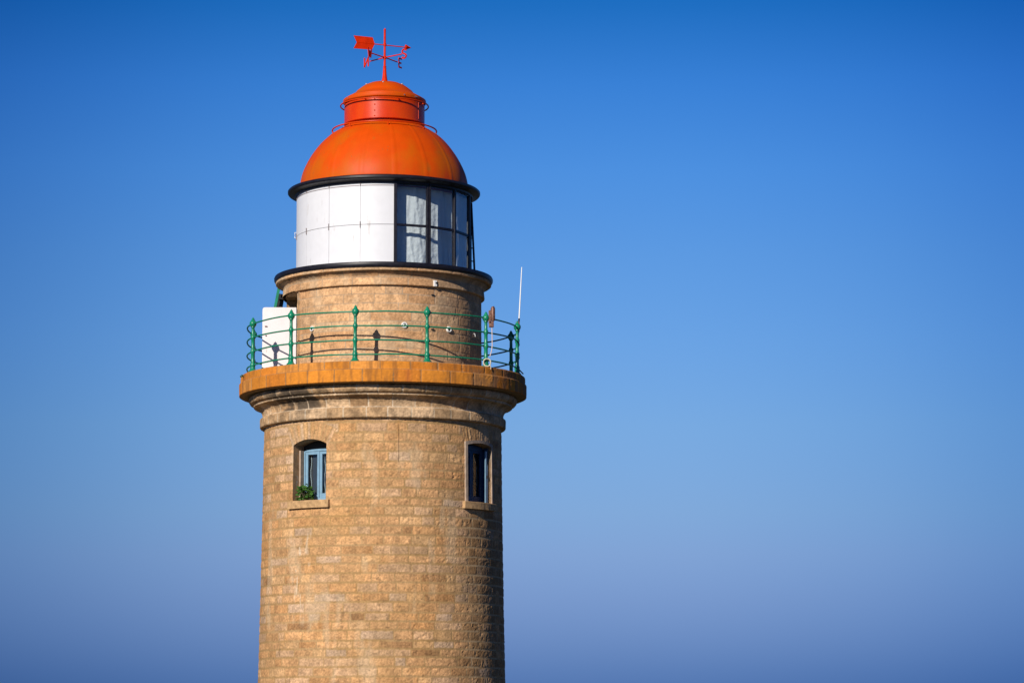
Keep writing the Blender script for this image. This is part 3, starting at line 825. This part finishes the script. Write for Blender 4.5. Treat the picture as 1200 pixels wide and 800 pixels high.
dome = from_bm('dome', bm, 'dome', tower, smooth=50)
# ---- ventilator
vr = rp(47.0, 130); zv0 = za(151); zvl = zf(113.5, rp(48)); zvt = zf(107.2, rp(47))
bm = bmesh.new()
lathe(bm, [(rp(43), zv0-.06), (rp(43.2), zv0+.055), (vr-.01, zv0+.06), (vr+.004, zv0+.065), (vr+.004, zv0+.085), (vr, zv0+.09), (vr, zvl-.02)], 96)
vent = from_bm('ventilator', bm, 'vent', tower, smooth=30)
# rivet line and plate lap
bm = bmesh.new()
box(bm, (0, 0, (zv0+.1+zvl)/2), (.012, .014, zvl-zv0-.13), radial(R(57), vr, 0), .003)
for az in (-14.0, 166):
    for yy in (115.5, 122, 129, 135.5):
        bmesh.ops.create_uvsphere(bm, u_segments=8, v_segments=6, radius=.015, matrix=Matrix.Translation(pol(vr+.002, R(az), zf(yy, vr))))
from_bm('rivet_line', bm, 'vent', vent)
# cap
cp = [(47.2,122.8),(48.3,121.8),(48.6,120.2),(48.5,118.8),(47.8,118.1),(46.2,118.3),(45.6,117.6),(45.4,116.6),(40.5,113.9),(35.2,111.0),(34,109.6),(32.5,107.8),(29,105.0),(26,102.8),(23.6,101.3),(17.5,98.7),(12,97.9),(7,97.5),(3.6,97.3)]
dz_ = zvl - za(120.5)
cpr = [(rp(a, b), za(b)+dz_*0) for a, b in cp]
bm = bmesh.new(); lathe(bm, [(rp(44), cpr[0][1]-.005)] + cpr, 112)
cap = from_bm('ventilator_cap', bm, 'dome', tower, smooth=25)
print('cap base', cpr[0][1], 'front based', zvl, 'cap lip front vs', zvt)
bm = bmesh.new()
for az, yy in ((-4, 101.2), (60, 103), (120, 103), (-64, 103), (-120, 103), (178, 103)):
    rr = rp(24); bmesh.ops.create_uvsphere(bm, u_segments=8, v_segments=6, radius=.02, matrix=Matrix.Translation(pol(rr, R(az), cpr[-5][1]+.0)))
for az in (28, 47, 50, -60, 95, 150, -110, -150):
    tube(bm, [pol(rp(48.2), R(az), cpr[2][1]), pol(rp(50.0), R(az), cpr[2][1]+.002)], .012)
from_bm('bolt', bm, 'metal', cap)
def ring_rail(name, rpx, z, stubs, r_in, tr=.015):
    bm = bmesh.new(); rr = rp(rpx, 140); tube(bm, [pol(rr, 2*math.pi*i/96, z) for i in range(96)], tr, 8, closed=True)
    for az in stubs: tube(bm, [pol(r_in, R(az), z-.02), pol(rr, R(az), z)], .012, 6)
    return from_bm(name, bm, 'vent', tower, smooth=60)
ring_rail('hand_ring', 51.4, zf(114.2, rp(51.4)), (-72,-27, 20, 65, 110, 155, 200, 245), rp(46.8))
zr_ = zf(141.6, rp(61))
bm = bmesh.new(); rr = rp(61, 150); tube(bm, [pol(rr, 2*math.pi*i/96, zr_) for i in range(96)], .016, 8, closed=True)
for az in (4, 49, 94, 139, 184, 229, 274, 319):
    tube(bm, [pol(rr, R(az), zr_), pol(rp(60.2), R(az), za(159.5))], .014, 6)
from_bm('hand_ring', bm, 'vent', tower, smooth=60)

# ================================================================== WEATHER VANE
zv = za(97.4)
vane = empty('weather_vane', (0, 0, zv))
tag(vane, 'red weather vane with arrow and compass letters on a tall pole above the dome', 'weather vane')
def V(y): return za(y)-zv
bm = bmesh.new()
lathe(bm, [(.085, V(98.5)), (.066, V(96.5)), (.054, V(93)), (.042, V(88)), (.034, V(82)), (.031, V(79)), (.034, V(78.7)), (.034, V(78)), (.024, V(77.6)), (.023, V(69.5)), (.033, V(69.2)), (.033, V(66)), (.023, V(65.6)),
           (.021, V(54.5)), (.030, V(54.2)), (.030, V(50.8)), (.023, V(50.4)), (.022, V(36.4)), (.024, V(36)), (.024, V(34.6)), (.014, V(34)), (.002, V(33))], 20)
from_bm('pole', bm, 'vane', vane, smooth=40)
FONT = None
LET = {  # strokes in a 1 x 1.4 cell, x outward from the arm
 'N': [[(0,0),(0,1.4)], [(0,1.4),(1,0)], [(1,0),(1,1.4)]],
 'E': [[(0,0),(0,1.4)], [(0,1.4),(.85,1.4)], [(0,.7),(.7,.7)], [(0,0),(.85,0)]],
 'W': [[(0,1.4),(.25,0)], [(.25,0),(.5,1.0)], [(.5,1.0),(.75,0)], [(.75,0),(1,1.4)]],
 'S': [[(.95,1.2),(.75,1.38),(.45,1.42),(.15,1.3),(.03,1.08),(.15,.85),(.5,.7),(.85,.55),(.97,.32),(.85,.1),(.55,-.02),(.25,.02),(.03,.2)]]}
ZA_ = V(67.6)
for ch, az, AL in (('S', 48, .475), ('W', -36, .46), ('N', -139, .52), ('E', 146.5, .53)):
    a = R(az); d = Vector((math.sin(a), -math.cos(a), 0)); side = Vector((0,0,1)).cross(d)
    bm = bmesh.new(); tube(bm, [d*.02+Vector((0,0,ZA_)), d*(.47)+Vector((0,0,ZA_))], .0125, 6)
    from_bm('compass_arm', bm, 'vane', vane)
    bm = bmesh.new(); Wd, Hh = .118, .132
    for st in LET[ch]:
        for p, q in zip(st, st[1:]):
            P0 = Vector((p[0]*Wd, 0, (p[1]/1.4-.5)*Hh*1.4)); Q0 = Vector((q[0]*Wd, 0, (q[1]/1.4-.5)*Hh*1.4))
            t = (Q0-P0); Ln = t.length+.014; t.normalize(); nrm = Vector((-t.z, 0, t.x))
            mm = Matrix((( t.x, 0, nrm.x, (P0.x+Q0.x)/2), (0, 1, 0, 0), (t.z, 0, nrm.z, (P0.z+Q0.z)/2), (0,0,0,1)))
            box(bm, (0,0,0), (Ln, .012, .032), mm)
    # local x -> d, y -> side, z -> up
    mm = Matrix(((d.x, side.x, 0, d.x*AL), (d.y, side.y, 0, d.y*AL), (0, 0, 1, ZA_), (0,0,0,1)))
    bmesh.ops.transform(bm, matrix=mm, verts=bm.verts)
    from_bm('compass_letter', bm, 'vane', vane)
az = R(112); d = Vector((math.sin(az), -math.cos(az), 0)); side = Vector((0,0,1)).cross(d); ZR_ = V(53.1)
mm = Matrix(((d.x, side.x, 0, 0), (d.y, side.y, 0, 0), (0, 0, 1, ZR_), (0,0,0,1)))
bm = bmesh.new()
tube(bm, [mm @ Vector((-.60,0,0)), mm @ Vector((.50,0,0))], .011, 6)
arrow = from_bm('arrow', bm, 'vane', vane)
bm = bmesh.new(); prism(bm, [(-.69,.135),(-.27,.135),(-.225,.0),(-.285,-.125),(-.69,-.135),(-.62,.0)][::-1], mm, .012)
from_bm('tail_plate', bm, 'vane', arrow)
bm = bmesh.new()
tip = mm @ Vector((.59,0,0)); 
c0 = [bm.verts.new(mm @ Vector((.46, .055*math.cos(t*math.pi/3), .062*math.sin(t*math.pi/3)))) for t in range(6)]
tv = bm.verts.new(tip); bv = bm.verts.new(mm @ Vector((.455,0,0)))
for k in range(6): bm.faces.new((c0[k], c0[(k+1)%6], tv)); bm.faces.new((c0[(k+1)%6], c0[k], bv))
from_bm('arrow_head', bm, 'vane', arrow)

# ================================================================== GALLERY RAILING
rail = empty('gallery_railing', (0,0,FLOOR))
tag(rail, 'green iron railing with spiked posts and four round rails circling the stone gallery', 'railing')
RRR = rp(159.4, 420)
heights = [zf(364.9, RRR*.985)-FLOOR, zf(381.8, RRR*.985)-FLOOR, zf(398.4, RRR*.985)-FLOOR, zf(415.1, RRR*.985)-FLOOR]
TIP = zf(357.2, RRR*.985)-FLOOR
print('rail heights', heights, TIP, 'FLOOR', FLOOR, 'PX', PX)
for h in heights:
    bm = bmesh.new()
    tube(bm, [pol(RRR+.006*math.sin(i*.41), 2*math.pi*i/180, h+.004*math.sin(i*.23+h*9)) for i in range(180)], .0155, 8, closed=True)
    from_bm('rail', bm, 'green', rail, smooth=60)
bmp = bmesh.new()
h0 = heights[0]
prof = [(.088,-.01),(.090,.012),(.082,.022),(.058,.045),(.050,.085),(.046,.10)]
for k, h in enumerate(sorted(heights)[:3]):
    r0 = .041-.0035*k
    prof += [(r0, h-.05), (r0+.010, h-.032), (r0+.014, h), (r0+.010, h+.032), (r0-.002, h+.05)]
prof += [(.030, h0-.10), (.033, h0-.085), (.046, h0-.075), (.044, h0-.062), (.066, h0-.038), (.073, h0+.0), (.068, h0+.028), (.040, h0+.06), (.032, h0+.08), (.025, h0+.10), (.007, TIP-.01), (.001, TIP+.005)]
lathe(bmp, prof, 12)
post0 = from_bm('post', bmp, 'green', rail, smooth=35)
az_posts = [-11.5, 17.9, 46.9, 77.0, 107.2, 137, 167, -162, -134, -104.5, -70.4, -40.9]
for i, az in enumerate(az_posts):
    o = post0
    if i: o = post0.copy(); col.objects.link(o); o.parent = rail
    o.location = pol(RRR, R(az), 0); o.rotation_euler = (R(random.uniform(-.5,.5)), R(random.uniform(-.5,.5)), R(az))

# ================================================================== THINGS FIXED ROUND THE GALLERY
def post_at(az, z): return pol(RRR, R(az), z)
# whip aerial
pA = post_at(77.0, FLOOR)
ant = empty('whip_aerial', pA + Vector((.07, 0, .6)))
tag(ant, 'thin white whip aerial clamped to the rightmost railing post', 'aerial')
b = ant.location
def L_(x, y, Y=None):            # photo pixel -> local point of the aerial, at its own depth
    Yp = pA.y
    return Vector(((x-449.2)*PX*(1+Yp/DIST)*1.0, Yp, zat(y, Yp, 606))) - b
bm = bmesh.new(); tube(bm, [L_(608.6, 376), L_(612.0, 313)], [.014, .009], 8); from_bm('whip', bm, 'whitep', ant)
bm = bmesh.new(); tube(bm, [L_(606.6, 404), L_(608.7, 373)], .017, 8); from_bm('mount_rod', bm, 'black', ant)
bm = bmesh.new(); box(bm, L_(607.3, 380.5), (.07, .06, .11), None, .008); from_bm('clamp', bm, 'copper', ant)
bm = bmesh.new(); tube(bm, [L_(606.5, 404), L_(606.0, 418), L_(606.8, 431), L_(613.6, 438.2)], .014, 6); from_bm('feeder_cable', bm, 'black', ant)
# weathered fixture on the next post
p5 = post_at(46.9, FLOOR)
fx = empty('copper_fixture', p5 + Vector((.12, 0, .75)))
tag(fx, 'rusty copper brown cylinder fixture beside a green post at the right of the gallery', 'fixture')
def Lf(x, y): return Vector(((x-449.2)*PX*(1+p5.y/DIST), p5.y-.01, zat(y, p5.y, 575))) - fx.location
bm = bmesh.new(); tube(bm, [Lf(577.6, 376), Lf(577.8, 374), Lf(577.8, 361.5), Lf(577.8, 360.0), Lf(577.6, 359.2)], [.035, .045, .045, .032, .028], 14); from_bm('canister', bm, 'copper', fx, smooth=40)
bm = bmesh.new(); box(bm, (Lf(574.2, 371.5)), (.05, .07, .26), Matrix.Identity(4), .008); box(bm, (Lf(576, 380)), (.095, .07, .12), None, .01); from_bm('bracket', bm, 'copper', fx)
bm = bmesh.new(); tube(bm, [Lf(576.6, 384), Lf(576.9, 395), Lf(577.0, 405), Lf(576.2, 411), Lf(574.2, 418)], .010, 6); from_bm('cable', bm, 'cable', fx)
# coil of rope hanging low on the same post
pc = p5 + Vector((.02, -.09, 0))
bm = bmesh.new(); cpts = []
czz = zat(424.6, pc.y, 570)
for i in range(120):
    t = i/24*2*math.pi; rr = .072+.006*math.sin(i*.37)
    cpts.append((rr*math.cos(t)+.003*math.sin(i), -.012+.028*i/120, rr*math.sin(t)*1.02))
tube(bm, cpts, .0075, 6)
tube(bm, [(.06,0,-.03), (.075,-.01,-.10), (.07,-.02,-.14)], .0075, 6)
o = from_bm('rope_coil', bm, 'rope', None); o.location = (wx(571.0, 2.0), pc.y, czz)
tag(o, 'coil of pale rope hung low on the railing post under the copper fixture', 'rope coil')

# round white fittings on the drum
def fitting(px, py, r, label, dark='inside', tiny=False):
    a, z = on_drum(px, py)
    e = empty('wall_fitting', pol(rd, a, z), a)
    tag(e, label, 'wall fitting', 'small white fittings on the upper stone drum')
    bm = bmesh.new()
    Rm = Matrix.Rotation(R(90), 4, 'X')
    ring = []
    n_ = 20
    prof_ = [(r, .005), (r, -.02), (r*.86, -.034), (r*.62, -.034), (r*.56, -.024)]
    cs = [[bm.verts.new((p*math.cos(t*2*math.pi/n_), q, p*math.sin(t*2*math.pi/n_))) for p, q in prof_] for t in range(n_)]
    for i in range(n_):
        A = cs[i]; B = cs[(i+1)%n_]
        for k in range(len(prof_)-1): bm.faces.new((A[k], A[k+1], B[k+1], B[k]))
    from_bm('rim', bm, 'whitep', e, smooth=40)
    bm = bmesh.new(); cs = [[bm.verts.new((r*.6*f*math.cos(t*2*math.pi/n_), -.012-.016*(1-f*f), r*.6*f*math.sin(t*2*math.pi/n_))) for f in (1,.6,.2)] for t in range(n_)]
    for i in range(n_):
        A = cs[i]; B = cs[(i+1)%n_]
        for k in range(2): bm.faces.new((A[k], A[k+1], B[k+1], B[k]))
    bm.faces.new([c[-1] for c in cs])
    from_bm('lens', bm, dark, e, smooth=40)
fitting(473.4, 380.8, .062, 'round white fitting in the middle of the drum, level with the second rail', 'metal')
fitting(366.0, 385.6, .055, 'round white fitting on the left of the drum, near the open door')
fitting(525.6, 385.6, .062, 'round white and black fitting towards the right, shaded side of the drum')
a, z = on_drum(508.8, 332.0, rp(117.8))
e = empty('junction_box', pol(rp(117.7), a, z), a); tag(e, 'small white box with a dark cable hole high on the drum below the lantern ring', 'junction box')
bm = bmesh.new(); box(bm, (0, -.02, 0), (.065, .05, .12), None, .006); from_bm('box_body', bm, 'whitep', e)
bm = bmesh.new(); box(bm, (.012, -.048, .01), (.028, .012, .03), None, .002); from_bm('cable_hole', bm, 'inside', e)
a, z = on_drum(556.2, 390.5)
bm = bmesh.new(); tube(bm, [(0,0,0), (0,-.03,0), (.0,-.04,-.06)], .008, 6)
o = from_bm('wall_hook', bm, 'whitep', None); o.location = pol(rd, a, z); o.rotation_euler = (0,0,a); tag(o, 'tiny white hook on the dark right edge of the drum', 'hook')

# ladder beside the lantern (right)
lad = empty('lantern_ladder', pol(RL+.1, R(86), ZLB)); tag(lad, 'thin black ladder leaning between lantern ring and dome rim at the right', 'ladder')
lb = lad.location
bm = bmesh.new(); Rot = radial(R(97), 0, 0)
xt = wx(551.8, 0); xb = wx(557.2, 0); yt = -.05
for s in (0, 1):
    bm = bmesh.new(); yy = .12-.34*s*0 + s*.34
    tube(bm, [Vector((xb, yy, zr1-.0))-lb, Vector((xt+.02, yy, za(236)))-lb], .017, 6)
    from_bm('stringer', bm, 'black', lad)
bm = bmesh.new()
for yy in (257.5, 264, 271, 277.5, 283, 288.5, 296, 304.3):
    t = (yy-236)/(315-236); xx = xt+.02+(xb-xt-.02)*t; z = za(yy)
    bm = bmesh.new(); tube(bm, [Vector((xx, .12, z))-lb, Vector((xx, .46, z))-lb], .010, 6); from_bm('rung', bm, 'black', lad)
for yy in (277, 288.5, 304):
    t = (yy-236)/(315-236); xx = xt+.02+(xb-xt-.02)*t; z = za(yy); bm = bmesh.new()
    tube(bm, [Vector((xx, .13, z))-lb, Vector((xx-.04, .11, z-.012))-lb, Vector((xx-.075, .12, z+.005))-lb], .012, 6); from_bm('stay', bm, 'black', lad)

# green ladder on the left, behind the open door
gl = empty('gallery_ladder', (wx(318, 0), .75, FLOOR)); tag(gl, 'steep green iron ladder, its shaded side coloured black, behind the open white door', 'ladder')
gb = gl.location
zt_ = zat(338, .75, 329)
def gx(x, y): return Vector((wx(x, -.5), .75, zat(y, .75, x))) - gb
def plate(name, xt0, xt1, y, w_, m_):
    bm = bmesh.new(); A = gx(xt0[0], xt0[1]); B = gx(xt1[0], xt1[1])
    d = (B-A).normalized(); n_ = Vector((0,1,0)); s_ = d.cross(n_).normalized()
    h_ = w_/2
    vs = []
    for P0 in (A, B):
        for (u, v) in ((-h_, -.03), (h_, -.03), (h_, .03), (-h_, .03)):
            vs.append(bm.verts.new(P0+s_*u+Vector((0, v+y, 0))))
    bm.faces.new(vs[0:4]); bm.faces.new(vs[4:8][::-1])
    for k in range(4): bm.faces.new((vs[k], vs[4+k], vs[4+(k+1)%4], vs[(k+1)%4]))
    return from_bm(name, bm, m_, gl)
plate('stringer', (325.8, 337), (307.0, 436), 0, .055, 'green')
plate('stringer', (328.8, 343), (312.2, 440), .20, .125, 'black')  # second stringer coloured black for its shaded face
for i in range(9):
    f = (i+.4)/9.0
    xx = 326.6+(309.5-326.6)*f; yy = 345+(436-345)*f
    A = gx(xx+.8, yy); bm = bmesh.new(); B = gx(xx+5.5, yy+1.5)
    box(bm, ((A+B)/2+Vector((0,.10,0))), ((B-A).x+.03, .20, .03), None, .004); from_bm('tread', bm, 'black', gl)

# plants
def leafy(name, loc, n_, spread, lsz, label, seed):
    rg = random.Random(seed); e = empty(name, loc); tag(e, label, 'plant')
    bm = bmesh.new(); bs = bmesh.new()
    for i in range(n_):
        th = rg.uniform(0, 2*math.pi); u = rg.random()**.6; hh = rg.uniform(.1, 1)
        tip_ = Vector((math.cos(th)*spread[0]*u, math.sin(th)*spread[1]*u, spread[2]*hh*(1-.3*u)))
        mid = tip_*.5+Vector((0,0,.02))
        if i % 3 == 0: tube(bs, [(0,0,0), mid, tip_], [.005,.004,.002], 5)
        Mx = Matrix.Translation(tip_) @ Euler((rg.uniform(-1.1,1.1), rg.uniform(-1.1,1.1), rg.uniform(0,6.28))).to_matrix().to_4x4()
        s = lsz*rg.uniform(.6, 1.25)
        pts_ = [(0,-.5,0),(.28,-.2,.06),(.3,.15,.05),(0,.55,-.05),(-.3,.15,.05),(-.28,-.2,.06)]
        c_ = bm.verts.new(Mx @ Vector((0,0,0)))
        vv = [bm.verts.new(Mx @ (Vector(p)*s)) for p in pts_]
        for k in range(6): bm.faces.new((c_, vv[k], vv[(k+1)%6]))
    from_bm('leaves', bm, 'leaf', e); from_bm('stems', bs, 'stem', e)
mt = radial(WIN_A[0], 0, 0)
leafy('sill_plant', mt @ Vector((-.17, -rw*math.cos(WHA)+.07, WZ0)), 150, (.165, .10, .38), .095, 'small leafy green plant growing on the sill of the pale blue window', 3)
leafy('weed_tuft', mt @ Vector((-.31, -rw*math.cos(WHA)+.04, WZ0)), 14, (.05, .04, .10), .045, 'tiny green weed at the left end of the same window sill', 4)
aw = R(-75); leafy('weed_tuft', pol(rp(168.6), aw, za(447.8)), 16, (.04, .04, .05), .04, 'tiny green weed in a joint at the left edge of the orange gallery slab', 5)

# lightning conductor strap below the cornice
bm = bmesh.new(); a = R(7.2)
tube(bm, [pol(shaft_r(zf(y, 2.3))+.006, a, zf(y, 2.3)) for y in (497, 508, 520, 530, 541)], .003, 6)
M['wire'] = mat('rusty_wire', (.20,.10,.045), .8)
o = from_bm('conductor_wire', bm, 'wire', None); tag(o, 'short thin dark wire running down the stone below the cornice', 'wire')

# ================================================================== GROUND AND SEA (below the frame)
bm = bmesh.new()
def gh(x, y):
    r = math.hypot(x, y)
    bank = (ZC-1.6)*math.exp(-(((y+66)/16.0)**2 + (x/60.0)**2)**1.2) if y < -30 or True else 0
    flat_ = 1/(1+math.exp((r-10)/3))
    h = bank + .5*math.sin(x*.07+1)*math.cos(y*.06)*(1-flat_)
    if r > 220: h -= (r-220)*.09
    return h
xs_ = [-20000, -3000, -900] + [i*8 for i in range(-50, 51)] + [900, 3000, 20000]
grid = {}
for i, x in enumerate(xs_):
    for j, y in enumerate(xs_):
        r = math.hypot(x, y); grid[i, j] = bm.verts.new((x, y, gh(x, y) if r < 420 else -18))
for i in range(len(xs_)-1):
    for j in range(len(xs_)-1): bm.faces.new((grid[i,j], grid[i+1,j], grid[i+1,j+1], grid[i,j+1]))
M['ground'] = mat('ground', (.040,.052,.026), .95, noise=(.4, .3), rust=[((.11,.065,.04), .15, .52, .08, (1,1,1))], bump=(3, .5, .05))
o = from_bm('ground', bm, 'ground', smooth=True); tag(o, kind='structure')
M['sea'] = mat('sea', (.012,.035,.06), .12, bump=(.3, .4, .3))
bm = bmesh.new(); n_ = 96; c_ = bm.verts.new((0,0,-9)); ring = [bm.verts.new((30000*math.cos(2*math.pi*i/n_), 30000*math.sin(2*math.pi*i/n_), -9)) for i in range(n_)]
for i in range(n_): bm.faces.new((c_, ring[i], ring[(i+1)%n_]))
o = from_bm('sea', bm, 'sea'); tag(o, kind='structure')
def split_islands(names):
    for o in list(col.objects):
        if o.type != 'MESH' or o.name.split('.')[0] not in names: continue
        bm = bmesh.new(); bm.from_mesh(o.data); seen = set(); isl = []
        bm.verts.ensure_lookup_table()
        for v in bm.verts:
            if v.index in seen: continue
            st = [v]; seen.add(v.index); cur = []
            while st:
                q = st.pop(); cur.append(q.index)
                for e in q.link_edges:
                    w_ = e.other_vert(q)
                    if w_.index not in seen: seen.add(w_.index); st.append(w_)
            isl.append(set(cur))
        bm.free()
        if len(isl) < 2: continue
        base = o.data
        for k, ids in enumerate(isl):
            b2 = bmesh.new(); b2.from_mesh(base); b2.verts.ensure_lookup_table()
            bmesh.ops.delete(b2, geom=[v for v in b2.verts if v.index not in ids], context='VERTS')
            me = bpy.data.meshes.new(base.name); b2.to_mesh(me); b2.free()
            for m_ in base.materials:
                if not me.materials: me.materials.append(m_)
            if k == 0: o.data = me
            else:
                q = o.copy(); q.data = me; col.objects.link(q)
split_islands({'rivet_line', 'door_jamb', 'glazing_bar', 'latch', 'hinge', 'lantern_panel', 'clip', 'seam_strip', 'bolt', 'curtain_edge', 'shutter_edge', 'bracket', 'latch'})
bpy.context.view_layer.update()
